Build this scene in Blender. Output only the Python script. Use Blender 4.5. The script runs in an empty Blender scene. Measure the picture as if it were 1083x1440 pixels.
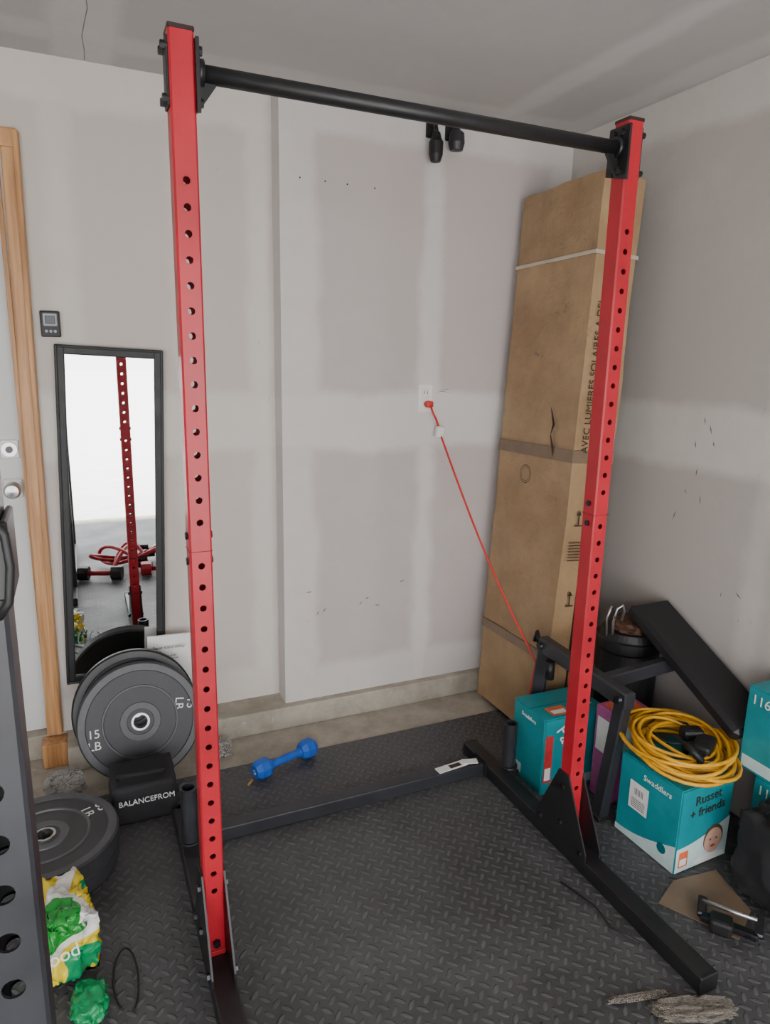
import bpy, bmesh, math, random
from mathutils import Matrix, Vector, noise
random.seed(4)
V=Vector
def lin(c):
    c/=255.0
    return c/12.92 if c<=0.04045 else ((c+0.055)/1.055)**2.4
def C(r,g,b): return (lin(r),lin(g),lin(b),1)

# ---------------------------------------------------------------- materials
def new_mat(name):
    m=bpy.data.materials.new(name); m.use_nodes=True
    nt=m.node_tree; b=nt.nodes['Principled BSDF']
    return m,nt,b
def N(nt,t,**kw):
    n=nt.nodes.new(t)
    for k,v in kw.items(): setattr(n,k,v)
    return n
def math_(nt,op,a,b=None,c=None):
    n=N(nt,'ShaderNodeMath',operation=op)
    for i,x in enumerate((a,b,c)):
        if x is None: continue
        if hasattr(x,'links'): nt.links.new(x,n.inputs[i])
        else: n.inputs[i].default_value=x
    return n.outputs[0]
def smooth(nt,val,lo,hi,a=0.0,b=1.0):
    n=N(nt,'ShaderNodeMapRange',interpolation_type='SMOOTHSTEP')
    nt.links.new(val,n.inputs['Value'])
    n.inputs['From Min'].default_value=lo; n.inputs['From Max'].default_value=hi
    n.inputs['To Min'].default_value=a; n.inputs['To Max'].default_value=b
    return n.outputs['Result']
def mixc(nt,fac,a,b):
    n=N(nt,'ShaderNodeMix',data_type='RGBA')
    if hasattr(fac,'links'): nt.links.new(fac,n.inputs[0])
    else: n.inputs[0].default_value=fac
    for i,x in ((6,a),(7,b)):
        if hasattr(x,'links'): nt.links.new(x,n.inputs[i])
        else: n.inputs[i].default_value=x
    return n.outputs[2]
def noise_(nt,scale,detail=4,rough=.55,vec=None):
    n=N(nt,'ShaderNodeTexNoise'); n.inputs['Scale'].default_value=scale
    n.inputs['Detail'].default_value=detail; n.inputs['Roughness'].default_value=rough
    if vec is not None: nt.links.new(vec,n.inputs['Vector'])
    return n.outputs['Fac']
def objco(nt): return N(nt,'ShaderNodeTexCoord').outputs['Object']
def bump(nt,b,h,strength=.2,dist=.01):
    n=N(nt,'ShaderNodeBump'); n.inputs['Strength'].default_value=strength; n.inputs['Distance'].default_value=dist
    nt.links.new(h,n.inputs['Height']); nt.links.new(n.outputs[0],b.inputs['Normal'])
def simple(name,col,rough=.5,metal=0,var=.08,scale=25,bmp=0,spec=.5,coat=0):
    m,nt,b=new_mat(name); co=objco(nt)
    f=noise_(nt,scale,5,.6,co)
    d=tuple(x*(1-var*2) for x in col[:3])+(1,); l=tuple(min(1,x*(1+var*1.5)) for x in col[:3])+(1,)
    nt.links.new(mixc(nt,smooth(nt,f,.3,.7),d,l),b.inputs['Base Color'])
    r=smooth(nt,f,.2,.8,max(0,rough-.06),min(1,rough+.06)); nt.links.new(r,b.inputs['Roughness'])
    b.inputs['Metallic'].default_value=metal
    b.inputs['Specular IOR Level'].default_value=spec
    b.inputs['Coat Weight'].default_value=coat
    if bmp: bump(nt,b,noise_(nt,scale*4,3,.5,co),bmp,.002)
    return m
def drywall(name,hax,hbands,vbands,field,mud,screws=True):
    """hbands: (center,halfwidth) along z; vbands along axis hax"""
    m,nt,b=new_mat(name); co=objco(nt)
    s=N(nt,'ShaderNodeSeparateXYZ'); nt.links.new(co,s.inputs[0])
    hz=s.outputs[2] if hax!='xy' else s.outputs[1]
    hx=s.outputs[0] if hax in('x','xy') else s.outputs[1]
    w=noise_(nt,4,5,.6,co); wob=math_(nt,'MULTIPLY',math_(nt,'SUBTRACT',w,.5),.085)
    acc=None
    for lst,ax in((hbands,hz),(vbands,hx)):
        for c,hw,st in lst:
            d=math_(nt,'ABSOLUTE',math_(nt,'SUBTRACT',ax,c))
            d=math_(nt,'ADD',d,wob)
            v=smooth(nt,d,hw-.03,hw+.03,st,0)
            acc=v if acc is None else math_(nt,'MAXIMUM',acc,v)
    big=noise_(nt,1.3,3,.5,co)
    fine=noise_(nt,11,6,.7,co)
    acc=math_(nt,'ADD',acc,math_(nt,'MULTIPLY',math_(nt,'SUBTRACT',big,.5),.7))
    acc=math_(nt,'ADD',acc,math_(nt,'MULTIPLY',math_(nt,'SUBTRACT',fine,.5),.6))
    col=mixc(nt,math_(nt,'MINIMUM',math_(nt,'MAXIMUM',acc,0),1),field,mud)
    mp=N(nt,'ShaderNodeMapping'); nt.links.new(co,mp.inputs[0]); mp.inputs['Scale'].default_value=(3,3,1.1)
    sc=noise_(nt,6,7,.75,mp.outputs[0])
    col=mixc(nt,smooth(nt,sc,.67,.73,0,.4),col,C(118,110,104))
    nt.links.new(col,b.inputs['Base Color']); b.inputs['Roughness'].default_value=.85
    b.inputs['Specular IOR Level'].default_value=.25
    bump(nt,b,math_(nt,'ADD',math_(nt,'MULTIPLY',acc,.6),math_(nt,'MULTIPLY',noise_(nt,60,3,.5,co),.15)),.25,.006)
    return m
def diamond_mat():
    m,nt,b=new_mat('diamond_rubber'); co=objco(nt)
    s=N(nt,'ShaderNodeSeparateXYZ'); nt.links.new(co,s.inputs[0])
    k=32.0
    u=math_(nt,'MULTIPLY',s.outputs[0],k); v=math_(nt,'MULTIPLY',s.outputs[1],k)
    a=math_(nt,'MULTIPLY',math_(nt,'ADD',u,v),.7071); c=math_(nt,'MULTIPLY',math_(nt,'SUBTRACT',u,v),.7071)
    fa=math_(nt,'SUBTRACT',math_(nt,'FRACT',a),.5); fc=math_(nt,'SUBTRACT',math_(nt,'FRACT',c),.5)
    par=math_(nt,'MODULO',math_(nt,'ABSOLUTE',math_(nt,'ADD',math_(nt,'FLOOR',a),math_(nt,'FLOOR',c))),2)
    def ell(p,q):
        return math_(nt,'ADD',math_(nt,'POWER',math_(nt,'ABSOLUTE',math_(nt,'DIVIDE',p,.55)),2),math_(nt,'POWER',math_(nt,'ABSOLUTE',math_(nt,'DIVIDE',q,.20)),2))
    e1=ell(fa,fc); e2=ell(fc,fa)
    sel=math_(nt,'ADD',math_(nt,'MULTIPLY',e1,par),math_(nt,'MULTIPLY',e2,math_(nt,'SUBTRACT',1,par)))
    h=smooth(nt,sel,.3,1.15,1,0)
    n1=noise_(nt,2.2,7,.7,co)
    base=mixc(nt,smooth(nt,n1,.3,.72),C(60,60,62),C(86,86,88))
    col=mixc(nt,math_(nt,'MULTIPLY',h,.36),base,C(112,112,114))
    nt.links.new(col,b.inputs['Base Color'])
    nt.links.new(smooth(nt,n1,.3,.7,.42,.62),b.inputs['Roughness'])
    bump(nt,b,h,.65,.0035)
    return m
def wood_mat():
    m,nt,b=new_mat('stained_pine'); co=objco(nt)
    mp=N(nt,'ShaderNodeMapping'); nt.links.new(co,mp.inputs[0]); mp.inputs['Scale'].default_value=(30,30,1.5)
    f=noise_(nt,1.6,6,.6,mp.outputs[0])
    nt.links.new(mixc(nt,smooth(nt,f,.3,.7),C(158,110,66),C(204,154,104)),b.inputs['Base Color'])
    b.inputs['Roughness'].default_value=.45
    return m
def cardboard_mat():
    m,nt,b=new_mat('cardboard'); co=objco(nt)
    f=noise_(nt,3,6,.65,co)
    col=mixc(nt,smooth(nt,f,.3,.75),C(148,119,86),C(178,149,112))
    g=noise_(nt,9,7,.8,co); col=mixc(nt,smooth(nt,g,.58,.70,0,.5),col,C(106,82,58))
    nt.links.new(col,b.inputs['Base Color']); b.inputs['Roughness'].default_value=.5
    bump(nt,b,noise_(nt,6,6,.65,co),.6,.02)
    return m
def concrete_mat(name,a,b_):
    m,nt,b=new_mat(name); co=objco(nt)
    f=noise_(nt,6,8,.7,co); col=mixc(nt,smooth(nt,f,.3,.7),a,b_)
    g=noise_(nt,17,6,.75,co); col=mixc(nt,smooth(nt,g,.6,.7,0,.6),col,C(200,196,188))
    nt.links.new(col,b.inputs['Base Color']); b.inputs['Roughness'].default_value=.9
    bump(nt,b,f,.4,.01); return m
def bagprint_mat():
    m,nt,b=new_mat('printed_plastic_bag'); co=objco(nt)
    f=noise_(nt,6,1,.4,co)
    cr=N(nt,'ShaderNodeValToRGB'); cr.color_ramp.interpolation='CONSTANT'
    e=cr.color_ramp.elements; e[0].position=0; e[0].color=C(30,140,50)
    e[1].position=.46; e[1].color=C(222,222,218)
    x=e.new(.53); x.color=C(226,200,44)
    x=e.new(.60); x.color=C(20,150,96)
    nt.links.new(f,cr.inputs[0]); nt.links.new(cr.outputs[0],b.inputs['Base Color'])
    b.inputs['Roughness'].default_value=.25; bump(nt,b,noise_(nt,24,4,.6,co),.35,.006)
    return m

seam=.102+1.22
FIELD=C(192,183,181); MUD=C(213,209,206)
M={}
M['wallR']=drywall('drywall_right_section','x',[(seam,.12,1),(2.50,.10,.8),(.16,.10,.7)],[(.80,.10,.8),(1.40,.045,.9),(2.03,.07,.7)],FIELD,MUD)
M['wallL']=drywall('drywall_left_section','x',[(seam,.12,.9),(2.50,.10,.8),(.16,.08,.7)],[(.0,.05,.5),(.40,.04,.4),(.70,.05,.7)],C(199,191,185),C(214,209,202))
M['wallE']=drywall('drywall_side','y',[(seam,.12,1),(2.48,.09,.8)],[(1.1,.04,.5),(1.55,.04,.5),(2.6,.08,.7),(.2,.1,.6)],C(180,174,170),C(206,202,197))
M['ceil']=drywall('drywall_ceiling','xy',[(1.3,.12,.7),(.1,.12,.7),(2.62,.07,.6)],[(1.66,.05,.8),(.1,.1,.8),(2.0,.06,.6)],C(184,181,180),C(204,202,201))
M['mat']=diamond_mat(); M['wood']=wood_mat(); M['card']=cardboard_mat()
M['conc']=concrete_mat('concrete',C(152,145,132),C(186,179,166))
M['drive']=concrete_mat('driveway_concrete',C(214,214,212),C(228,228,226))
M['bagp']=bagprint_mat()
M['red']=simple('red_powdercoat',C(182,28,44),.42,var=.07,scale=6,coat=.1)
M['redin']=simple('red_seam_ring',C(120,14,26),.6)  # darker red of the thin ring where the post tubes join
M['blk']=simple('black_powdercoat',C(32,32,34),.42,var=.15,scale=12)
M['blk2']=simple('dark_steel',C(46,47,52),.4,var=.12,scale=10)
M['plas']=simple('black_plastic',C(24,24,26),.5,var=.1)
M['cap']=simple('cap_plastic',C(48,26,28),.5)
M['bolt']=simple('zinc_bolt',C(60,60,64),.3,metal=.8)
M['steel']=simple('brushed_steel',C(190,190,190),.3,metal=.9)
M['rub']=simple('bumper_rubber',C(58,59,63),.5,var=.08,scale=18,bmp=.05)
M['rub2']=simple('bumper_rubber_ridge',C(82,83,87),.45,var=.08,scale=18)
M['white']=simple('white_print',C(232,232,230),.5,var=.02)
M['mudline']=simple('ceiling_crack',C(126,122,118),.9,var=.1)
M['paint']=simple('door_paint',C(206,208,207),.5,var=.02,scale=4)
M['grey']=simple('grey_plastic',C(150,155,160),.4)
M['screen']=simple('dark_screen',C(60,66,72),.2)
M['outlet']=simple('outlet_plastic',C(232,231,228),.35,var=.02)
M['redc']=simple('red_cord_jacket',C(214,50,44),.45)
M['blue']=simple('blue_neoprene',C(24,92,190),.5,var=.06,bmp=.05)
M['teal']=simple('teal_carton',C(20,142,152),.4,var=.08,scale=6)
M['teald']=simple('teal_carton_dark',C(0,104,116),.4,var=.05,scale=6)
M['tealw']=simple('carton_pale',C(200,222,222),.4,var=.03)
M['orange']=simple('orange_print',C(226,110,64),.5); M['redp']=simple('red_print',C(190,46,50),.5)
M['skin']=simple('printed_skin',C(214,174,152),.5); M['hair']=simple('printed_hair',C(100,74,58),.5)
M['yel']=simple('yellow_cord_jacket',C(220,162,30),.42,var=.08)
M['brown']=simple('brown_leatherette',C(74,50,36),.62,var=.25,scale=10,spec=.3)
M['vinyl']=simple('black_vinyl',C(26,26,29),.45,var=.1,bmp=.1)
M['tape']=simple('packing_tape',C(192,180,162),.2,var=.06,scale=8)
M['taped']=simple('old_tape',C(126,106,86),.35,var=.08,scale=8)
M['ink']=simple('carton_ink',C(58,40,28),.6)
M['fabric']=simple('black_fabric',C(32,32,36),.75,var=.15,bmp=.2)
M['pink']=simple('magenta_carton',C(176,84,144),.5)
M['greenp']=simple('green_film',C(20,150,90),.3)
M['scuff']=simple('scuff_mark',C(128,118,110),.9,var=.2)
m,nt,b=new_mat('mirror_glass'); b.inputs['Metallic'].default_value=1; b.inputs['Roughness'].default_value=.012; b.inputs['Base Color'].default_value=(.9,.92,.93,1); M['mir']=m
m,nt,b=new_mat('clear_film'); b.inputs['Base Color'].default_value=(.5,.5,.5,1); b.inputs['Roughness'].default_value=.18; b.inputs['Alpha'].default_value=.35; bump(nt,b,noise_(nt,30,4,.6,objco(nt)),.5,.006); M['film']=m
m,nt,b=new_mat('dusty_film'); b.inputs['Base Color'].default_value=(.24,.215,.18,1); b.inputs['Roughness'].default_value=.3; b.inputs['Alpha'].default_value=.5; bump(nt,b,noise_(nt,14,3,.5,objco(nt)),.4,.006); M['dfilm']=m

# ---------------------------------------------------------------- builder
class B:
    def __init__(s,name): s.name=name; s.bm=bmesh.new(); s.mats=[]
    def mi(s,k):
        if k not in s.mats: s.mats.append(k)
        return s.mats.index(k)
    def add(s,t,mat=None,X=None,sm=False):
        if X is not None: t.transform(X)
        if mat is not None:
            i=s.mi(mat)
            for f in t.faces: f.material_index=i
        for f in t.faces:
            if sm: f.smooth=True
        me=bpy.data.meshes.new('tmp'); t.to_mesh(me); t.free(); s.bm.from_mesh(me); bpy.data.meshes.remove(me)
    def box(s,c,size,mat,R=None,bev=.003,seg=1):
        t=bmesh.new(); bmesh.ops.create_cube(t,size=1)
        bmesh.ops.scale(t,vec=V(size),verts=t.verts)
        if bev: bmesh.ops.bevel(t,geom=t.edges[:],offset=min(bev,min(size)*.45),segments=seg,profile=.6,affect='EDGES')
        X=Matrix.Translation(V(c))
        if R is not None: X=X@R.to_4x4()
        s.add(t,mat,X)
    def mm(s,a,b,mat,bev=.003,seg=1):
        a=V(a);b=V(b); s.box((a+b)/2,(abs(b.x-a.x),abs(b.y-a.y),abs(b.z-a.z)),mat,None,bev,seg)
    def beam(s,p0,p1,w,h,mat,bev=.003,up=(0,0,1)):
        p0=V(p0);p1=V(p1); z=(p1-p0).normalized(); x=V(up).cross(z)
        if x.length<1e-4: x=V((1,0,0))
        x.normalize(); y=z.cross(x); R=Matrix((x,y,z)).transposed()
        s.box((p0+p1)/2,(w,h,(p1-p0).length),mat,R,bev)
    def cyl(s,p0,p1,r,mat,r2=None,seg=20,bev=0):
        p0=V(p0);p1=V(p1); d=p1-p0
        t=bmesh.new(); bmesh.ops.create_cone(t,cap_ends=True,segments=seg,radius1=r,radius2=r if r2 is None else r2,depth=d.length)
        for f in t.faces: f.smooth=(len(f.verts)==4 and seg>10)
        X=Matrix.Translation((p0+p1)/2)@V((0,0,1)).rotation_difference(d.normalized()).to_matrix().to_4x4()
        s.add(t,mat,X)
    def lathe(s,prof,X,mats,seg=56,cap=False):
        t=bmesh.new(); rings=[]
        for r,z in prof:
            if r<1e-6: rings.append([t.verts.new((0,0,z))])
            else: rings.append([t.verts.new((r*math.cos(2*math.pi*i/seg),r*math.sin(2*math.pi*i/seg),z)) for i in range(seg)])
        for k in range(len(prof)-1):
            a,b=rings[k],rings[k+1]; mk=mats if isinstance(mats,str) else mats[k]
            idx=s.mi(mk)
            for i in range(seg):
                j=(i+1)%seg
                if len(a)==1: vs=(a[0],b[j],b[i])
                elif len(b)==1: vs=(a[i],a[j],b[0])
                else: vs=(a[i],a[j],b[j],b[i])
                try:
                    f=t.faces.new(vs); f.material_index=idx
                except ValueError: pass
        bmesh.ops.recalc_face_normals(t,faces=t.faces)
        s.add(t,None,X)
    def tube(s,pts,r,mat,seg=8,closed=False,caps=True):
        t=bmesh.new(); pts=[V(p) for p in pts]; n=len(pts); rings=[]; prev=None
        for i,p in enumerate(pts):
            if closed: d=(pts[(i+1)%n]-pts[i-1]).normalized()
            else: d=(pts[min(i+1,n-1)]-pts[max(i-1,0)]).normalized()
            if prev is None:
                u=d.orthogonal().normalized()
            else:
                u=(prev-d*prev.dot(d)).normalized()
            prev=u; w=d.cross(u)
            rings.append([t.verts.new(p+(u*math.cos(2*math.pi*k/seg)+w*math.sin(2*math.pi*k/seg))*r) for k in range(seg)])
        for i in range(n if closed else n-1):
            a=rings[i];b=rings[(i+1)%n]
            for k in range(seg):
                t.faces.new((a[k],a[(k+1)%seg],b[(k+1)%seg],b[k])).smooth=True
        if not closed and caps:
            t.faces.new(rings[0][::-1]); t.faces.new(rings[-1])
        s.add(t,mat)
    def poly(s,pts,mat,th=0.0,n=None):
        """flat polygon prism"""
        t=bmesh.new(); vs=[t.verts.new(V(p)) for p in pts]; f=t.faces.new(vs)
        if th:
            f.normal_update(); nn=V(n) if n is not None else f.normal.copy()
            r=bmesh.ops.extrude_face_region(t,geom=[f])
            ve=[g for g in r['geom'] if isinstance(g,bmesh.types.BMVert)]
            bmesh.ops.translate(t,verts=ve,vec=nn*th)
        bmesh.ops.recalc_face_normals(t,faces=t.faces)
        s.add(t,mat)
    def text(s,body,size,X,mat,ext=.0006,sx=1.0):
        cu=bpy.data.curves.new('tmp','FONT'); cu.body=body; cu.size=size; cu.extrude=ext; cu.align_x='CENTER'; cu.align_y='CENTER'
        o=bpy.data.objects.new('tmp',cu); bpy.context.collection.objects.link(o); bpy.context.view_layer.update()
        me=bpy.data.meshes.new_from_object(o); t=bmesh.new(); t.from_mesh(me)
        bpy.data.objects.remove(o); bpy.data.curves.remove(cu); bpy.data.meshes.remove(me)
        s.add(t,mat,X@Matrix.Diagonal((sx,1,1,1)))
    def blob(s,c,size,mat,sub=4,amp=.15,fr=4,seed=0,p=.6,R=None,flat=True):
        t=bmesh.new(); bmesh.ops.create_cube(t,size=2); bmesh.ops.subdivide_edges(t,edges=t.edges[:],cuts=2**sub-1,use_grid_fill=True)
        for v in t.verts:
            q=v.co.copy(); sph=q.normalized()*1.0
            q=q*(p)+sph*(1-p)
            nz=noise.noise_vector(q*fr+V((seed,seed*2,0)))
            q+=nz*amp+noise.noise_vector(q*fr*2.7+V((0,seed,3)))*amp*.45
            if flat and q.z<-p: q.z=-p
            v.co=V((q.x*size[0],q.y*size[1],q.z*size[2]))/2
        X=Matrix.Translation(V(c))
        if R is not None: X=X@R.to_4x4()
        s.add(t,mat,X,sm=True)
    def done(s,shift=True,parent=None):
        me=bpy.data.meshes.new(s.name)
        o=bpy.data.objects.new(s.name,me); bpy.context.collection.objects.link(o)
        if shift:
            xs=[v.co for v in s.bm.verts]; lo=V([min(v[i] for v in xs) for i in range(3)]); hi=V([max(v[i] for v in xs) for i in range(3)])
            c=V(((lo.x+hi.x)/2,(lo.y+hi.y)/2,lo.z)); bmesh.ops.translate(s.bm,verts=s.bm.verts[:],vec=-c); o.location=c
        s.bm.to_mesh(me); s.bm.free()
        for k in s.mats: me.materials.append(M[k])
        if parent: o.parent=parent
        return o
def frame(o,x,y):
    x=V(x).normalized(); y=V(y); z=x.cross(y).normalized(); y=z.cross(x)
    m=Matrix((x,y,z)).transposed().to_4x4(); m.translation=V(o); return m
def holed_post(b,x,y0,w,d,z0,z1,zs,sp,r,mat,rear=True):
    """square tube: front face at y0, holes through front and back"""
    t=bmesh.new(); c=.004
    def face_with_holes(y,sgn):
        xl,xr=x-w/2+c,x+w/2-c
        zs_=sorted(zs); cur=z0
        def q(a,b_):
            if b_-a<1e-5: return
            vs=[t.verts.new(p) for p in((xl,y,a),(xr,y,a),(xr,y,b_),(xl,y,b_))]; t.faces.new(vs)
        for zc in zs_:
            a,b_=zc-sp/2,zc+sp/2
            q(cur,a); cur=b_
            outer=[]
            for k in range(4): outer.append((xl+(xr-xl)*k/4,a))
            for k in range(4): outer.append((xr,a+(b_-a)*k/4))
            for k in range(4): outer.append((xr-(xr-xl)*k/4,b_))
            for k in range(4): outer.append((xl,b_-(b_-a)*k/4))
            O=[];I=[];D=[]
            for px,pz in outer:
                an=math.atan2(pz-zc,px-x)
                O.append(t.verts.new((px,y,pz))); I.append(t.verts.new((x+r*math.cos(an),y,zc+r*math.sin(an)))); D.append(t.verts.new((x+r*math.cos(an),y+sgn*.004,zc+r*math.sin(an))))
            for k in range(16):
                j=(k+1)%16
                t.faces.new((O[k],O[j],I[j],I[k])); t.faces.new((I[k],I[j],D[j],D[k]))
        q(cur,z1)
    y1=y0+d
    face_with_holes(y0,1); face_with_holes(y1,-1)
    P=[(x+w/2-c,y0),(x+w/2,y0+c),(x+w/2,y1-c),(x+w/2-c,y1)]
    Q=[(x-w/2+c,y1),(x-w/2,y1-c),(x-w/2,y0+c),(x-w/2+c,y0)]
    for L in(P,Q):
        for k in range(3):
            a,b_=L[k],L[k+1]
            t.faces.new([t.verts.new(p) for p in((a[0],a[1],z0),(b_[0],b_[1],z0),(b_[0],b_[1],z1),(a[0],a[1],z1))])
    for z in(z0,z1):
        t.faces.new([t.verts.new((p[0],p[1],z)) for p in P+Q])
    bmesh.ops.remove_doubles(t,verts=t.verts[:],dist=1e-5)
    b.add(t,mat)

# ---------------------------------------------------------------- room shell
Xr=2.078;Yb=2.703;Yl=2.807;Zc=2.543;XL=-3.3;Y0=-1.4;xj=.751;z0=.102
def shell(name,boxes,mat):
    b=B(name)
    for a,c in boxes: b.mm(a,c,mat,bev=0)
    return b.done(shift=False)
shell('floor',[((XL,Y0-.12,-.15),(Xr,2.95,0))],'conc')
b=B('ceiling'); b.mm((XL-.1,Y0-.1,Zc),(Xr+.15,2.95,Zc+.12),'ceil',0)
cp=[(.105+.006*math.sin(i*1.7),1.2+.1*i) for i in range(17)]
for i in range(16):
    (xa,ya),(xb_,yb_)=cp[i],cp[i+1]
    b.poly([(xa-.0015,ya,Zc-.0006),(xa+.0015,ya,Zc-.0006),(xb_+.0015,yb_,Zc-.0006),(xb_-.0015,yb_,Zc-.0006)],'mudline')
b.done(False)
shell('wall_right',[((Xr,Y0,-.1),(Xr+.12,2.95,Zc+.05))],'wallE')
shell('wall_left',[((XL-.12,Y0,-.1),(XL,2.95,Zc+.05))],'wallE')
shell('wall_back',[((xj,Yb,z0),(Xr,2.95,Zc+.02))],'wallR')
shell('wall_back_recess',[((-.175,Yl,z0),(xj,2.95,Zc+.02)),((-1.10,Yl,2.26),(-.175,2.95,Zc+.02)),((XL,Yl,z0),(-1.10,2.95,Zc+.02))],'wallL')
b=B('curb_back'); b.mm((-.12,2.665,0),(Xr,2.95,z0),'conc',.008,2); b.mm((XL,2.70,0),(-1.1,2.95,z0),'conc',.008); b.mm((-1.1,2.80,0),(-.12,2.95,z0),'conc',.004); b.done(False)  # concrete curb under the drywall; last piece is a threshold closing the door gap
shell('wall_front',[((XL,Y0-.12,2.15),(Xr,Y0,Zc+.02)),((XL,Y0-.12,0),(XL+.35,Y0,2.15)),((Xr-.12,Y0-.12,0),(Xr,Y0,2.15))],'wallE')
b=B('driveway'); b.mm((-30,-60,-.2),(30,Y0-.12,-.03),'drive',0); b.done(False)
# scuffs on the drywall
b=B('wall_scuffs')
random.seed(11)
def dash(o,u,v,L,w):
    a=random.uniform(.6,1.9); du=V(u)*math.cos(a)+V(v)*math.sin(a); dv=V(u)*-math.sin(a)+V(v)*math.cos(a); o=V(o)
    b.poly([o-du*L,o+dv*w*.5,o+du*L,o-dv*w],'scuff')
for y_,z_ in((1.83,1.39),(1.80,1.36),(1.86,1.30),(1.78,1.31),(1.84,1.20),(1.88,1.12),(1.67,.78),(1.60,.80),(1.92,1.02),(1.81,1.10)):
    dash((Xr-.0006,y_,z_),(0,1,0),(0,0,1),random.uniform(.008,.022),.004)
for x_,z_ in((.90,.50),(.93,.51),(1.10,.52),(1.13,.54),(1.18,.50),(1.30,.60),(.86,.60)):
    dash((x_,Yb-.0006,z_),(0,0,1),(1,0,0),random.uniform(.01,.02),.004)
b.poly([(1.43,Yb-.0008,1.440),(1.47,Yb-.0008,1.452),(1.52,Yb-.0008,1.438),(1.47,Yb-.0008,1.449)],'scuff')
b.poly([(1.44,Yb-.0008,1.452),(1.50,Yb-.0008,1.460),(1.50,Yb-.0008,1.457)],'scuff')
b.done(False)

# floor mat
b=B('rubber_floor_mat')
b.mm((XL+.2,Y0+.1,0.0),(Xr-.01,2.45,.012),'mat',.002); b.done(False)

# door + casing
b=B('door_1')
b.mm((-1.08,2.85,.105),(-.185,2.89,2.25),'paint',.003)
for zz in((.25,.85),(1.0,1.35),(1.5,2.1)):
    for xx in((-1.0,-.68),(-.58,-.28)):
        b.mm((xx[0],2.842,zz[0]),(xx[1],2.852,zz[1]),'paint',.006,2)
for z,kn in((1.235,0),(1.09,1)):
    b.mm((-.262,2.842,z-.035),(-.198,2.852,z+.035),'outlet',.004)
    b.cyl((-.23,2.845,z),(-.23,2.832,z),.026,'steel')
    if kn:
        b.cyl((-.23,2.835,z),(-.23,2.80,z),.011,'steel')
        b.lathe([(0,0),(.016,0),(.027,.012),(.029,.025),(.022,.036),(0,.04)],frame((-.23,2.81,z),(1,0,0),(0,0,1)),'steel',24)
    else: b.cyl((-.23,2.832,z),(-.23,2.824,z),.012,'bolt')
b.done(False)
b=B('trim_door_casing')
b.mm((-.19,2.80,.102),(-.175,2.87,2.27),'wood',.001)
Rz=Matrix.Rotation(math.radians(.7),3,'Y')
b.box((-.15,2.795,1.2),(.058,.020,2.19),'wood',Rz,.006,2)
b.box((-.133,2.782,1.2),(.018,.012,2.19),'wood',Rz,.005,2)
b.mm((-1.14,2.777,2.24),(-.115,2.806,2.30),'wood',.006,2)
b.mm((-1.14,2.777,.1),(-1.08,2.806,2.24),'wood',.006,2)
b.mm((-.21,2.72,.0),(-.12,2.798,.098),'wood',.004)
b.done(False)
b=B('garage_door_control')
b.mm((-.092,2.788,1.635),(-.028,2.806,1.725),'plas',.005,2)
b.mm((-.083,2.783,1.672),(-.037,2.789,1.716),'grey',.003)
b.mm((-.076,2.781,1.68),(-.044,2.785,1.708),'screen',.002)
for i in range(3): b.cyl((-.074+.014*i,2.789,1.655),(-.074+.014*i,2.784,1.655),.005,'grey',seg=12)
b.done()
# mirror
b=B('wall_mirror')
Rm=Matrix.Rotation(math.radians(2.3),3,'Y'); cx=V((.105,2.79,.955))
def mp_(lx,ly,lz): return cx+Rm@V((lx,ly,lz))
w,h,fw=.372,1.30,.034
for sx in(-1,1):
    b.box(mp_(sx*(w/2-fw/2),0,0),(fw,.024,h),'plas',Rm,.005,2)
    b.box(mp_(sx*(w/2-.006),-.008,0),(.010,.02,h),'plas',Rm,.004,2)
    b.box(mp_(0,0,sx*(h/2-fw/2)),(w-2*fw+.01,.024,fw),'plas',Rm,.005,2)
    b.box(mp_(0,-.008,sx*(h/2-.006)),(w-.01,.02,.010),'plas',Rm,.004,2)
b.box(mp_(0,-.003,0),(w-2*fw+.004,.004,h-2*fw+.004),'mir',Rm,0)
b.done()
# outlet, adapter, cord
b=B('wall_outlet')
b.mm((1.352,Yb-.006,1.36),(1.420,Yb,1.478),'outlet',.003,2)
for z in(1.395,1.443):
    b.mm((1.368,Yb-.009,z-.016),(1.404,Yb-.004,z+.016),'outlet',.003)
    for dx in(-.007,.007): b.mm((1.386+dx-.0015,Yb-.0095,z-.006),(1.386+dx+.0015,Yb-.008,z+.008),'plas',0)
b.done()
b=B('extension_cord')
b.box((1.396,Yb-.022,1.395),(.032,.032,.028),'redc',None,.008,2)
pts=[(1.396,Yb-.035,1.39),(1.405,Yb-.045,1.36),(1.425,Yb-.04,1.33),(1.44,Yb-.035,1.30),(1.45,Yb-.04,1.26)]
P0=V((1.45,Yb-.04,1.26));P1=V((1.615,2.10,.41))
for i in range(1,17):
    t=i/16; p=P0.lerp(P1,t); p.z-=.045*math.sin(math.pi*t); pts.append(tuple(p))
pts+=[(1.60,2.10,.3),(1.58,2.11,.15),(1.57,2.13,.03)]
b.tube(pts,.0045,'redc')
b.box((1.447,Yb-.03,1.275),(.034,.03,.05),'outlet',Matrix.Rotation(.15,3,'Y'),.006,2)
b.done()
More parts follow.
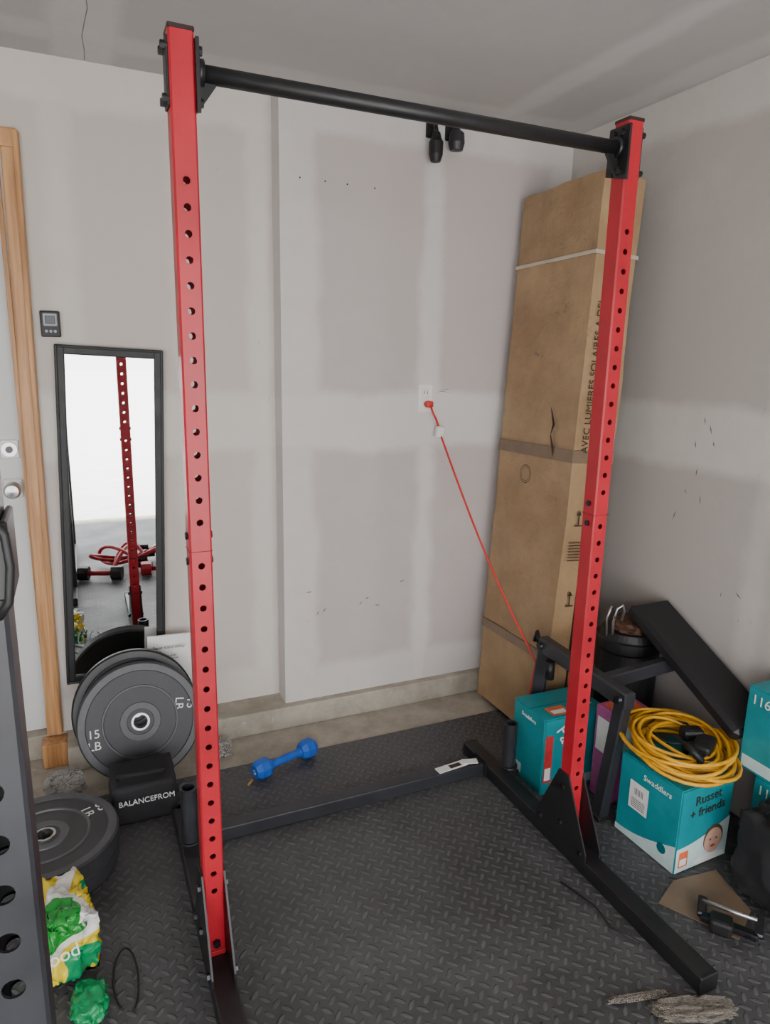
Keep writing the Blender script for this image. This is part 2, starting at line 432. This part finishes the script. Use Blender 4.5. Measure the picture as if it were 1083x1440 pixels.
# hooks high on wall
b=B('wall_hook')
ox=-.022
b.mm((1.372+ox,Yb-.012,2.445),(1.408+ox,Yb,2.515),'plas',.003)
b.cyl((1.39+ox,Yb-.01,2.49),(1.39+ox,Yb-.05,2.48),.008,'plas')
b.tube([(1.39+ox,Yb-.05,2.49),(1.392+ox,Yb-.055,2.46),(1.40+ox,Yb-.055,2.44)],.009,'plas')
b.lathe([(0,.0),(.020,.004),(.028,.03),(.029,.075),(.020,.09),(.015,.11),(0,.112)],Matrix.Translation((1.396+ox,Yb-.05,2.345)),'plas',20)
b.done()
b=B('wall_hook')
b.mm((1.437,Yb-.012,2.445),(1.49,Yb,2.515),'plas',.003)
b.lathe([(0,0),(.026,.003),(.033,.03),(.030,.065),(.018,.075),(0,.076)],Matrix.Translation((1.468,Yb-.045,2.400)),'blk2',20)
b.mm((1.455,Yb-.05,2.46),(1.48,Yb-.01,2.49),'plas',.002)
b.done()
b=B('wall_screws')
for x,z in((.83,2.24),(.93,2.238),(1.02,2.237),(1.135,2.235)): b.cyl((x,Yb+.001,z),(x,Yb-.003,z),.003,'bolt',seg=10)
b.done()

# ---------------------------------------------------------------- squat stand
b=B('squat_stand')
xl,xr,yf=.2375,1.3841,1.546; zt=2.205; sp=.0508; w=.05; d=.055; zh=1.9307
for x in(xl,xr):
    s=-1 if x==xl else 1
    zs=[zh-sp*i for i in range(34) if zh-sp*i>.22]
    zs=[z for z in zs if not(1.145<z<1.175)]
    holed_post(b,x,yf,w,d,.062,zt,zs,sp-.0004,.0078,'red')
    b.mm((x-w/2-.001,yf-.001,zt-.004),(x+w/2+.001,yf+d+.001,zt+.006),'cap',.002)
    b.mm((x-w/2-.0008,yf-.0008,1.1515),(x+w/2+.0008,yf+d+.0008,1.1530),'redin',0)
    for z in(1.125,1.185):
        for q in(-1,1):
            b.cyl((x+q*w/2,yf+d/2,z),(x+q*(w/2+.005),yf+d/2,z),.009,'bolt',seg=6)
    xi=x-s*w/2
    pl=[(xi,yf-.012,zt-.015),(xi,yf+d+.008,zt-.015),(xi,yf+d+.012,zt-.13),(xi,yf-.012,zt-.15)]
    b.poly([V(p) for p in pl],'blk',.007,(-s,0,0))
    xo=x+s*w/2
    b.mm((xo,yf+.006,zt-.14),(xo+s*.005,yf+d-.006,zt-.015),'blk',.001)
    for z in(zt-.032,zt-.125):
        for yy in(yf+.012,yf+d-.012):
            b.cyl((xi,yy,z),(xi-s*.016,yy,z),.009,'plas',seg=6)
            b.cyl((xo,yy,z),(xo+s*.014,yy,z),.008,'plas',seg=6)
    b.mm((x-.03,1.0,.012),(x+.03,2.19,.062),'blk',.005,2)
    for yy in(1.0,2.19): b.mm((x-.031,yy-.006,.011),(x+.031,yy+.006,.064),'plas',.003)
    for q in(-1,1):
        xx=x+q*(w/2+.0005)
        b.poly([(xx,yf-.10,.058),(xx,yf+d+.10,.058),(xx,yf+d+.10,.085),(xx,yf+d,.30),(xx,yf+.008,.30),(xx,yf-.10,.085)],'blk',.005,(q,0,0))
        for yy,z in((yf-.075,.078),(yf+d+.075,.078),(yf+d/2,.12),(yf+d/2,.25)):
            b.cyl((xx+q*.004,yy,z),(xx+q*.013,yy,z),.010,'bolt',seg=6)
    b.cyl((x,yf,.10),(x,yf-.012,.10),.010,'bolt',seg=6)
    b.mm((x-.022,yf-.004,.062),(x+.022,yf,.075),'red',.001)
    px=x+(.050 if s>0 else .004); py=2.02 if s<0 else 1.99
    b.lathe([(.020,0),(.0265,0),(.0265,.19),(.020,.19),(.020,.0)],Matrix.Translation((px,py,.05 if s>0 else .062)),'blk2',28)
    b.cyl((px,py,.045),(px,py,.066),.034,'blk')
    if s>0: b.mm((x,py-.03,.035),(px+.03,py+.03,.050),'blk',.003)
yb=yf+d/2; zb=zt-.066
b.cyl((xl+.025,yb,zb),(xr-.025,yb,zb),.0175,'blk',seg=28)
for x,s in((xl,1),(xr,-1)): b.cyl((x+s*.03,yb,zb),(x+s*.045,yb,zb),.026,'blk')
for x,s in((xl,1),(xr,-1)):
    b.poly([(x+s*.031,yb-.004,zb-.075),(x+s*.07,yb-.004,zb-.02),(x+s*.07,yb-.004,zb),(x+s*.031,yb-.004,zb)],'blk',.008,(0,1,0))
b.mm((xl+.03,2.03,.014),(xr-.03,2.08,.064),'blk2',.005,2)
for x,s in((xl+.03,1),(xr-.03,-1)): b.mm((x,2.015,.012),(x+s*.008,2.095,.08),'blk',.001)
b.done()
b=B('paper_tag'); 
b.box((1.22,2.055,.0665),(.13,.035,.003),'white',Matrix.Rotation(.1,3,'Z'),0); b.box((1.30,2.055,.070),(.06,.03,.003),'white',Matrix.Rotation(-.3,3,'Z'),0)
b.box((1.235,2.055,.0685),(.05,.02,.001),'ink',Matrix.Rotation(.1,3,'Z'),0); b.done()

# ---------------------------------------------------------------- foreground power rack
b=B('power_rack')
def dpost(x,y0):
    holed_post(b,x,y0,.062,.062,.03,2.2,[.994+.0575*i for i in range(-14,20)],.057,.0118,'blk2')
for x in(-.102,-1.3):
    dpost(x,.70); dpost(x,-.45)
    b.mm((x-.03,-.55,.012),(x+.03,1.0,.062),'blk2',.004)
    b.mm((x-.03,-.45,2.2),(x+.03,.762,2.26),'blk2',.004)
b.mm((-1.3,.70,2.2),(-.10,.76,2.26),'blk2',.004); b.mm((-1.3,-.45,.07),(-.10,-.39,.13),'blk2',.004)
b.mm((-.0705,.695,1.365),(-.064,.767,1.44),'blk',.002); b.mm((-.135,.692,1.365),(-.064,.698,1.44),'blk',.002)
b.tube([(-.080,.688,1.45),(-.066,.684,1.43),(-.064,.684,1.40),(-.068,.688,1.365),(-.078,.69,1.35)],.004,'plas')
b.cyl((-.09,.692,1.42),(-.09,.682,1.42),.010,'bolt',seg=12)
b.done()

# ---------------------------------------------------------------- bumper plates
def plate(name,c,xd,yd,R,th,txt,tsz,angs,body='rub',ridge='rub2'):
    b=B(name); X=frame(c,xd,yd)
    pr=[(.026,-th),(R-.006,-th),(R,-th+.006),(R,-.006),(R-.006,0),(R-.030,0),(R-.033,-.004),(R*.62,-.004),(R*.61,-.001),(R*.585,-.001),(R*.575,-.006),(R*.33,-.006),(R*.32,-.002),(R*.22,-.002),(R*.21,-.005),(.033,-.005),(.033,.0),(.0255,.0),(.0255,-th)]
    mt=[body]*len(pr)
    for k in(4,7,8,9,11,12,13): mt[k]=ridge
    for k in(15,16,17): mt[k]='steel'
    b.lathe(pr,X,mt,72)
    for a,rot in angs:
        rr=R*.76; p=Matrix.Translation((rr*math.cos(a),rr*math.sin(a),-.0035))@Matrix.Rotation(rot,4,'Z')
        b.text(txt,tsz,X@p,'white')
    o=b.done(); return o
le=math.radians(14)
plate('bumper_plate',(.142,2.530,.232),(1,0,0),(0,math.sin(le),math.cos(le)),.2235,.042,'15\nLB',.044,[(math.radians(194),math.radians(0)),(math.radians(14),math.radians(262))])
plate('bumper_plate',(.130,2.592,.256),(1,0,0),(0,math.sin(le),math.cos(le)),.225,.042,'25\nLB',.046,[],'plas','blk')
plate('bumper_plate',(-.18,2.12,.134),(1,0,0),(0,1,0),.215,.058,'35\nLB',.045,[(math.radians(28),math.radians(-70)),(math.radians(208),math.radians(110))])
plate('bumper_plate',(-.185,2.125,.073),(1,0,0),(0,1,0),.215,.058,'35\nLB',.045,[])
b=B('instruction_booklet')
Rb=Matrix.Rotation(math.radians(2),3,'Y')@Matrix.Rotation(math.radians(-4),3,'X')
b.box((.275,2.72,.295),(.17,.012,.375),'white',Rb,.001)
Xb=frame((.275,2.709-.003,.44),(1,0,-.03),(0,.07,1))
b.text('Squat stand safety',.017,Xb,'ink',.0005); b.text('owner guide\nread before use',.011,Xb@Matrix.Translation((0,-.04,0)),'ink',.0005)
b.poly([Xb@V(p) for p in((-.08,-.015,-.0005),(-.03,-.015,-.0005),(-.03,-.08,-.0005),(-.08,-.08,-.0005))],'grey',.001,(0,-1,0))
b.done()
b=B('gym_bag')
b.blob((.125,2.325,.082),(.22,.18,.15),'fabric',3,.05,2.5,1,.88)
b.tube([(.05,2.31,.14),(.04,2.28,.175),(.10,2.26,.185),(.17,2.27,.175),(.20,2.31,.145)],.008,'fabric')
b.tube([(.21,2.29,.13),(.24,2.25,.10),(.245,2.23,.04),(.24,2.27,.016)],.007,'fabric')
b.text('BALANCEFROM',.026,frame((.130,2.222,.105),(1,0,0),(0,0.15,1)),'white',.001)
b.done()
b=B('plastic_bag')
b.blob((-.13,2.50,.045),(.12,.10,.09),'film',4,.45,2.5,5,.4); b.done()
b=B('plastic_bag'); b.blob((.42,2.56,.035),(.11,.11,.06),'film',4,.45,2.5,9,.3); b.done()
b=B('fertilizer_bag')
b.blob((-.135,1.74,.105),(.16,.23,.19),'bagp',5,.22,2.4,3,.7,Matrix.Rotation(.2,3,'Z'))
b.blob((-.11,1.69,.195),(.10,.11,.05),'bagp',4,.35,2.5,8,.6)
b.text('food',.045,frame((-.125,1.612,.135),(1,.1,.15),(-.1,.35,1)),'white',.001)
b.done()
b=B('plastic_bag'); b.blob((-.07,1.55,.035),(.08,.11,.055),'greenp',4,.35,2.0,18,.5); b.done()
b=B('black_cable'); b.tube([(.015+.03*math.cos(a),1.60+.10*math.sin(a),.022+.006*math.sin(a*2)) for a in [math.pi*2*i/40-1.2 for i in range(36)]],.0028,'plas'); b.done()

# dumbbell
b=B('dumbbell')
a=V((.555,2.335,.051));e=V((.755,2.405,.051)); dr=(e-a).normalized()
X=Matrix.Translation(a)@V((0,0,1)).rotation_difference(dr).to_matrix().to_4x4()
def head(z0_,z1_): return [(0,z0_),(.026,z0_),(.036,z0_+.012),(.0395,z0_+.02),(.0395,z1_-.02),(.036,z1_-.012),(.026,z1_),(0,z1_)]
L=(e-a).length
b.lathe(head(-.035,.035),X,'blue',8); b.lathe(head(L-.035,L+.035),X,'blue',8)
b.lathe([(.018,.03),(.0145,.06),(.0165,L/2),(.0145,L-.06),(.018,L-.03)],X,'blue',20)
b.text('10',.022,X@frame((0,0,-.0355),(1,0,0),(0,-1,0)),'white'); b.done()
b=B('wood_scrap'); b.beam((.49,2.30,.018),(.515,2.33,.018),.01,.008,'wood'); b.done()

# ---------------------------------------------------------------- tall cardboard box
b=B('cardboard_box')
t_,dp,hh=.19,.50,2.235
up=V((.135,.050,2.26)).normalized(); xx=V((1,0,-up.x/up.z)).normalized(); yy=up.cross(xx)
Xc=Matrix((xx,yy,up)).transposed().to_4x4(); Xc.translation=V((1.672,2.607,.026))
def cb(a,c,mat,bev=.002):
    a=V(a);c=V(c); t=bmesh.new(); bmesh.ops.create_cube(t,size=1); bmesh.ops.scale(t,vec=V([abs(c[i]-a[i]) for i in range(3)]),verts=t.verts); bmesh.ops.translate(t,verts=t.verts,vec=(a+c)/2)
    if bev: bmesh.ops.bevel(t,geom=t.edges[:],offset=bev,segments=2,affect='EDGES')
    b.add(t,mat,Xc)
t=bmesh.new(); bmesh.ops.create_cube(t,size=1); bmesh.ops.scale(t,vec=V((t_,dp,hh)),verts=t.verts); bmesh.ops.translate(t,verts=t.verts,vec=V((t_/2,-dp/2,hh/2)))
bmesh.ops.subdivide_edges(t,edges=t.edges[:],cuts=23,use_grid_fill=True)
for v in t.verts:
    n_=noise.noise_vector(V((v.co.x*4,v.co.y*5,v.co.z*2.5))); n2=noise.noise_vector(V((v.co.x*11,v.co.y*13,v.co.z*9)))
    v.co+=V((n_.x*.008+n2.x*.003,n_.y*.007+n2.y*.003,(n_.z*.01+n2.z*.006) if v.co.z>2.0 else 0))
b.add(t,'card',Xc)
for z,m_,hgt in((1.945,'tape',.014),(1.17,'taped',.05),(.34,'taped',.04)):
    cb((-.008,-dp-.008,z),(t_+.006,.004,z+hgt),m_,.001)
cb((t_*.5-.001,-dp-.009,.0),(t_*.5+.001,-dp+.002,hh),'ink',0)
XF=Xc@frame((.045,-dp-.0105,1.50),(0,0,1),(-1,0,0)); b.text('AVEC LUMIERES SOLAIRES A DEL',.040,XF,'ink')
XF=Xc@frame((.14,-dp-.0105,1.05),(0,0,1),(-1,0,0)); b.text('THIS SIDE UP',.024,XF,'ink')
for z in(.95,.62):
    o_=Xc@V((.02,-dp-.0115,z)); u_=xx; v_=up
    for k in range(2):
        c0=o_+u_*(.035+.05*k)
        b.poly([c0+u_*-.018+v_*-.03,c0+u_*.018+v_*-.03,c0+u_*.018+v_*-.024,c0+u_*-.018+v_*-.024],'ink')
        b.poly([c0+u_*-.003+v_*-.024,c0+u_*.003+v_*-.024,c0+u_*.003+v_*.02,c0+u_*-.003+v_*.02],'ink')
        b.poly([c0+u_*-.012+v_*.015,c0+u_*.012+v_*.015,c0+v_*.035],'ink')
for i in range(7):
    o_=Xc@V((.02,-dp-.0115,.78+.012*i)); b.poly([o_,o_+xx*.06,o_+xx*.06+up*.004,o_+up*.004],'ink')
def ring(cz,cy,r0,r1):
    for k in range(28):
        a0=2*math.pi*k/28;a1=2*math.pi*(k+1)/28
        b.poly([Xc@V((-.0105,cy+r*math.cos(a_),cz+r*math.sin(a_))) for r,a_ in((r0,a0),(r1,a0),(r1,a1),(r0,a1))],'ink')
ring(1.09,-.22,.036,.039); ring(1.09,-.22,.028,.030)
b.poly([Xc@V((-.0115,y_,z_)) for y_,z_ in((-.36,1.36),(-.384,1.31),(-.365,1.27),(-.390,1.22),(-.390,1.18),(-.360,1.26),(-.368,1.31),(-.345,1.38))],'ink')
b.poly([Xc@V((-.0115,y_,z_)) for y_,z_ in((-.20,1.60),(-.235,1.585),(-.23,1.575),(-.20,1.585))],'taped')
cbx=b.done()

# ---------------------------------------------------------------- diaper cartons
def carton(name,P,ang,sx,sy,h,zb,decor):
    b=B(name); R=Matrix.Rotation(ang,3,'Z'); X=Matrix.Translation(V(P)+V((0,0,zb)))@R.to_4x4()
    t=bmesh.new(); bmesh.ops.create_cube(t,size=1); bmesh.ops.scale(t,vec=V((sx,sy,h)),verts=t.verts); bmesh.ops.translate(t,verts=t.verts,vec=V((sx/2,sy/2,h/2)))
    bmesh.ops.bevel(t,geom=t.edges[:],offset=.004,segments=2,affect='EDGES'); b.add(t,'teal',X)
    t=bmesh.new(); bmesh.ops.create_cube(t,size=1); bmesh.ops.scale(t,vec=V((sx,.003,.0015)),verts=t.verts); bmesh.ops.translate(t,verts=t.verts,vec=V((sx/2,sy/2,h+.0006))); b.add(t,'teald',X)
    def F(o,x,y): return X@frame(o,x,y)
    front=lambda u,v:F((u,-.001,v),(1,0,0),(0,0,1))
    left=lambda u,v:F((-.001,sy-u,v),(0,-1,0),(0,0,1))
    top=lambda u,v:F((u,v,h+.001),(1,0,0),(0,1,0))
    def pg(fr,pts,mat,off=.0004):
        b.poly([fr@V((p[0],p[1],off)) for p in pts],mat)
    decor(b,front,left,top,pg,sx,sy,h); return b.done()
def rect(x0,y0,x1,y1): return [(x0,y0),(x1,y0),(x1,y1),(x0,y1)]
def ellp(cx_,cy_,rx,ry,n=24): return [(cx_+rx*math.cos(2*math.pi*i/n),cy_+ry*math.sin(2*math.pi*i/n)) for i in range(n)]
def barcode(pg,fr,x,y,off):
    pg(fr,rect(x,y,x+.05,y+.035),'white',off)
    for i in range(9): pg(fr,rect(x+.006+i*.0043,y+.006,x+.006+i*.0043+(.0022 if i%3 else .001),y+.03),'plas',off+.0003)
def decA(b,front,left,top,pg,sx,sy,h):
    f=front(0,0); l=left(0,0); t=top(0,0)
    pg(f,rect(.008,.05,.042,.24),'redp'); pg(f,rect(.012,.06,.038,.11),'white',.0008)
    b.text('Pampers',.074,f@Matrix.Translation((.13,.155,.001))@Matrix.Rotation(math.radians(-62),4,'Z'),'white',.0005)
    pg(f,ellp(.065,.035,.026,.026),'orange',.0006); pg(f,rect(.20,.015,.27,.05),'tealw')
    pg(l,rect(.02,.02,.07,.06),'tealw'); b.text('Swaddlers',.022,l@Matrix.Translation((.10,.27,.001)),'white')
    pg(t,rect(.05,.02,.13,.08),'orange'); pg(t,rect(.06,.03,.12,.055),'white',.0008); pg(t,rect(.18,.05,.25,.09),'tealw')
def decB(b,front,left,top,pg,sx,sy,h):
    f=front(0,0); l=left(0,0)
    pts=[(0.002,.004),(sx-.002,.004)]+[(sx-.002-(sx-.004)*i/14,.09+.06*(1-math.sin(math.pi*.5*i/14))) for i in range(15)]
    pg(f,pts,'tealw'); 
    b.text('Russet\n+ friends',.044,f@Matrix.Translation((.12,.225,.001))@Matrix.Rotation(.05,4,'Z'),'ink',.0005)
    pg(f,ellp(.165,.085,.045,.05),'hair',.0008); pg(f,ellp(.165,.078,.040,.045),'skin',.0012)
    for dx in(-.014,.014): pg(f,ellp(.165+dx,.083,.005,.004,10),'hair',.0016)
    pg(f,ellp(.165,.058,.011,.005,12),'redp',.0016)
    pg(f,ellp(.155,.018,.07,.014),'white',.0007)
    pg(f,rect(.015,.02,.055,.075),'orange',.0008); pg(f,rect(.02,.025,.05,.05),'white',.0012)
    pts=[(0.002,.004),(sy-.002,.004),(sy-.002,.10)]+[(sy-.002-(sy-.004)*i/12,.10-.075*math.sin(math.pi*.5*i/12)) for i in range(1,13)]
    pg(l,pts,'tealw'); pg(l,rect(.05,.12,.13,.22),'white',.0008); barcode(pg,l,.065,.17,.0012)
    for i in range(5): pg(l,rect(.06,.13+i*.007,.12,.1325+i*.007),'plas',.0014)
    pg(l,ellp(.20,.06,.018,.018),'teald',.001); b.text('Swaddlers',.028,l@Matrix.Translation((.16,.255,.001)),'white',.0004)
def decC(b,front,left,top,pg,sx,sy,h):
    l=left(0,0); b.text('116',.045,l@Matrix.Translation((.05,h-.04,.001)),'white',.0004); pg(l,rect(.01,.01,sy-.01,.05),'tealw')
    for i in range(3): pg(l,rect(.10,h-.03-.012*i,.17,h-.025-.012*i),'white')
carton('diaper_box',(1.474,1.838,0),math.radians(-1),.285,.197,.305,.012,decA)
carton('diaper_box',(1.622,1.342,0),math.radians(2),.235,.255,.295,.012,decB)
carton('diaper_box',(1.905,1.03,0),0,.160,.29,.30,.012,decC)
carton('diaper_box',(1.900,1.09,0),0,.165,.29,.285,.3135,decC)
b=B('toy_box'); b.mm((1.67,1.70,.012),(1.83,1.80,.37),'pink',.004); b.mm((1.668,1.715,.20),(1.67,1.785,.33),'white',0); b.mm((1.69,1.698,.22),(1.81,1.70,.34),'tealw',0); b.mm((1.69,1.715,.3702),(1.81,1.785,.3712),'orange',0); b.done()

# yellow cord coil
b=B('power_cord_coil')
pts=[]; NL=16
for i in range(NL*32):
    a=2*math.pi*i/32; k=i/32
    rr=.134+.034*math.sin(k*2.4)+.012*math.sin(a*2+k)
    pts.append((1.745+rr*1.0*math.cos(a)+.012*math.sin(k*3),1.482+rr*1.04*math.sin(a)+.012*math.cos(k*2.1),.320+.006*(k%3)+.045*(.5+.5*math.sin(k*1.3+a*.5))+.03*(math.sin(a)*.5+.5)))
b.tube(pts,.0062,'yel',6)
b.tube([(1.745,1.46,.34),(1.71,1.43,.40),(1.68,1.39,.42),(1.70,1.36,.39),(1.735,1.39,.345)],.012,'plas')
b.box((1.78,1.42,.385),(.10,.06,.045),'plas',Matrix.Rotation(.5,3,'Z'),.012,2)
b.box((1.79,1.48,.395),(.07,.05,.04),'plas',Matrix.Rotation(-.4,3,'Z'),.012,2)
b.tube([(1.79,1.45,.39),(1.82,1.53,.40),(1.77,1.61,.39),(1.69,1.58,.39),(1.67,1.48,.39),(1.75,1.41,.40)],.004,'plas')
b.done()

# bucket / canister
b=B('storage_bucket')
b.lathe([(0,0),(.10,0),(.106,.02),(.120,.48),(.127,.49),(.127,.53),(.118,.535)],Matrix.Translation((1.935,1.945,.012)),'plas',40)
b.lathe([(.119,.53),(.105,.56),(.06,.59),(0,.595)],Matrix.Translation((1.935,1.945,.012)),'plas',40)
b.blob((1.91,1.915,.600),(.15,.12,.05),'brown',4,.25,2.5,4,.6,Matrix.Rotation(.5,3,'Z'))
b.tube([(1.84,1.93,.52),(1.825,1.92,.62),(1.83,1.91,.675),(1.85,1.905,.69),(1.865,1.91,.66),(1.86,1.92,.60)],.005,'steel')
b.tube([(1.83,1.95,.52),(1.81,1.94,.63),(1.82,1.93,.68)],.004,'steel')
b.done()

# weight bench
b=B('weight_bench')
T1=V((1.625,2.06,.50));T2=V((1.60,1.60,.50))
b.beam(T1+V((0,.02,0)),T2-V((0,.03,0)),.045,.06,'blk2',.006)
b.beam(T1,V((1.60,2.09,.02)),.04,.05,'blk2',.005); b.beam(T2,V((1.60,1.66,.02)),.04,.05,'blk2',.005)
b.mm((1.575,1.63,.012),(1.625,1.69,.03),'plas',.004)
b.beam(T2+V((0,.12,0)),V((1.95,1.72,.52)),.04,.05,'blk2',.005)
pc=V((1.970,1.655,.545)); dv=V((0.0,-.50,-.255)).normalized()
b.beam(pc-dv*.28,pc+dv*.300,.19,.055,'vinyl',.014)
b.beam(pc-dv*.25+V((0,-.02,-.04)),pc+dv*.2+V((0,-.02,-.04)),.05,.035,'blk2',.004)
b.tube([(1.61,2.08,.50),(1.61,2.10,.54),(1.61,2.11,.50)],.010,'plas')
for p in(T1,T2): b.cyl(p-V((.035,0,0)),p+V((.035,0,0)),.014,'bolt',seg=12)
b.cyl((1.59,1.98,.47),(1.59,1.98,.40),.018,'plas')
b.done()
# things at right foreground
b=B('duffel_bag'); b.blob((1.81,1.13,.155),(.16,.22,.30),'fabric',4,.14,2.5,12,.75)
b.tube([(1.74,1.06,.20),(1.72,1.08,.31),(1.74,1.12,.36),(1.77,1.17,.30)],.008,'fabric'); b.done()
b=B('cardboard_scrap'); b.poly([(1.49,1.27,.014),(1.60,1.08,.014),(1.72,1.14,.016),(1.76,1.30,.018),(1.60,1.32,.016)],'taped',.003,(0,0,1)); b.done()
b=B('c_clamp')
b.beam((1.55,1.17,.035),(1.62,1.04,.05),.03,.02,'bolt',.004); b.beam((1.62,1.04,.05),(1.67,1.08,.07),.025,.018,'bolt',.004); b.beam((1.55,1.17,.035),(1.60,1.21,.05),.025,.018,'bolt',.004)
b.cyl((1.585,1.20,.05),(1.65,1.07,.07),.006,'steel'); b.box((1.57,1.12,.042),(.06,.05,.045),'plas',Matrix.Rotation(-.9,3,'Z'),.01,2); b.done()
b=B('torn_plastic_wrap')
b.blob((1.30,.965,.025),(.20,.06,.028),'dfilm',5,.35,2.6,21,.3,Matrix.Rotation(-.35,3,'Z')); b.blob((1.20,1.05,.020),(.16,.020,.012),'dfilm',4,.3,3,25,.4,Matrix.Rotation(-.25,3,'Z')); b.done()
b=B('velcro_strap'); b.tube([(1.27,1.45,.018),(1.30,1.33,.022),(1.29,1.25,.02),(1.33,1.18,.018)],.003,'plas'); b.done()

# red gear behind the viewer, seen in the mirror
for i,(x,y,a) in enumerate([(.08,.50,.3),(.50,.52,.2)]):
    b=B('dumbbell'); dx=V((math.cos(a),math.sin(a),0))*.11; c=V((x,y,.062+.0))
    b.cyl(c-dx,c+dx,.018,'red'); 
    for q in(-1,1): b.cyl(c+dx*q*.7,c+dx*q*1.35,.05,'red' if i%2 else 'plas',seg=8)
    b.done()
b=B('resistance_bands')
random.seed(5)
pts=[]
for i in range(180):
    t=i/12.0
    pts.append((.28+.26*math.sin(t*1.3+.4)*(.7+.3*math.sin(t*.37)),.22+.14*math.cos(t*1.9),.045+.055*(1+math.sin(t*2.3))))
b.tube(pts,.014,'red',8)
for k in(0,60,120,179):
    p=V(pts[k]); b.cyl(p-V((.06,0,0)),p+V((.06,.01,0)),.02,'plas',seg=12)
b.done()

# ---------------------------------------------------------------- light & camera
w=bpy.data.worlds.new('sky'); bpy.context.scene.world=w; w.use_nodes=True
bg=w.node_tree.nodes['Background']; bg.inputs[0].default_value=(.985,.98,.98,1); bg.inputs[1].default_value=6.1
sun=bpy.data.lights.new('sun','SUN'); sun.energy=10.5; sun.angle=.05; sun.color=(1,.98,.95)
so=bpy.data.objects.new('sun',sun); bpy.context.collection.objects.link(so)
so.rotation_euler=V((.5,-.04,1.1)).to_track_quat('Z','Y').to_euler()
def basis(psi,th,rho):
    F=V((math.sin(psi)*math.cos(th),math.cos(psi)*math.cos(th),-math.sin(th))); R=V((math.cos(psi),-math.sin(psi),0)); U=R.cross(F)
    return F,R*math.cos(rho)+U*math.sin(rho),-R*math.sin(rho)+U*math.cos(rho)
F,R,U=basis(.4205,.2207,.0209)
cam=bpy.data.cameras.new('camera'); co=bpy.data.objects.new('camera',cam); bpy.context.collection.objects.link(co)
co.matrix_world=Matrix(((R.x,U.x,-F.x,0),(R.y,U.y,-F.y,0),(R.z,U.z,-F.z,1.5918),(0,0,0,1)))
cam.sensor_fit='VERTICAL'; cam.sensor_height=36; cam.sensor_width=27; cam.lens=974.07/1440*36; cam.clip_start=.05
bpy.context.scene.camera=co
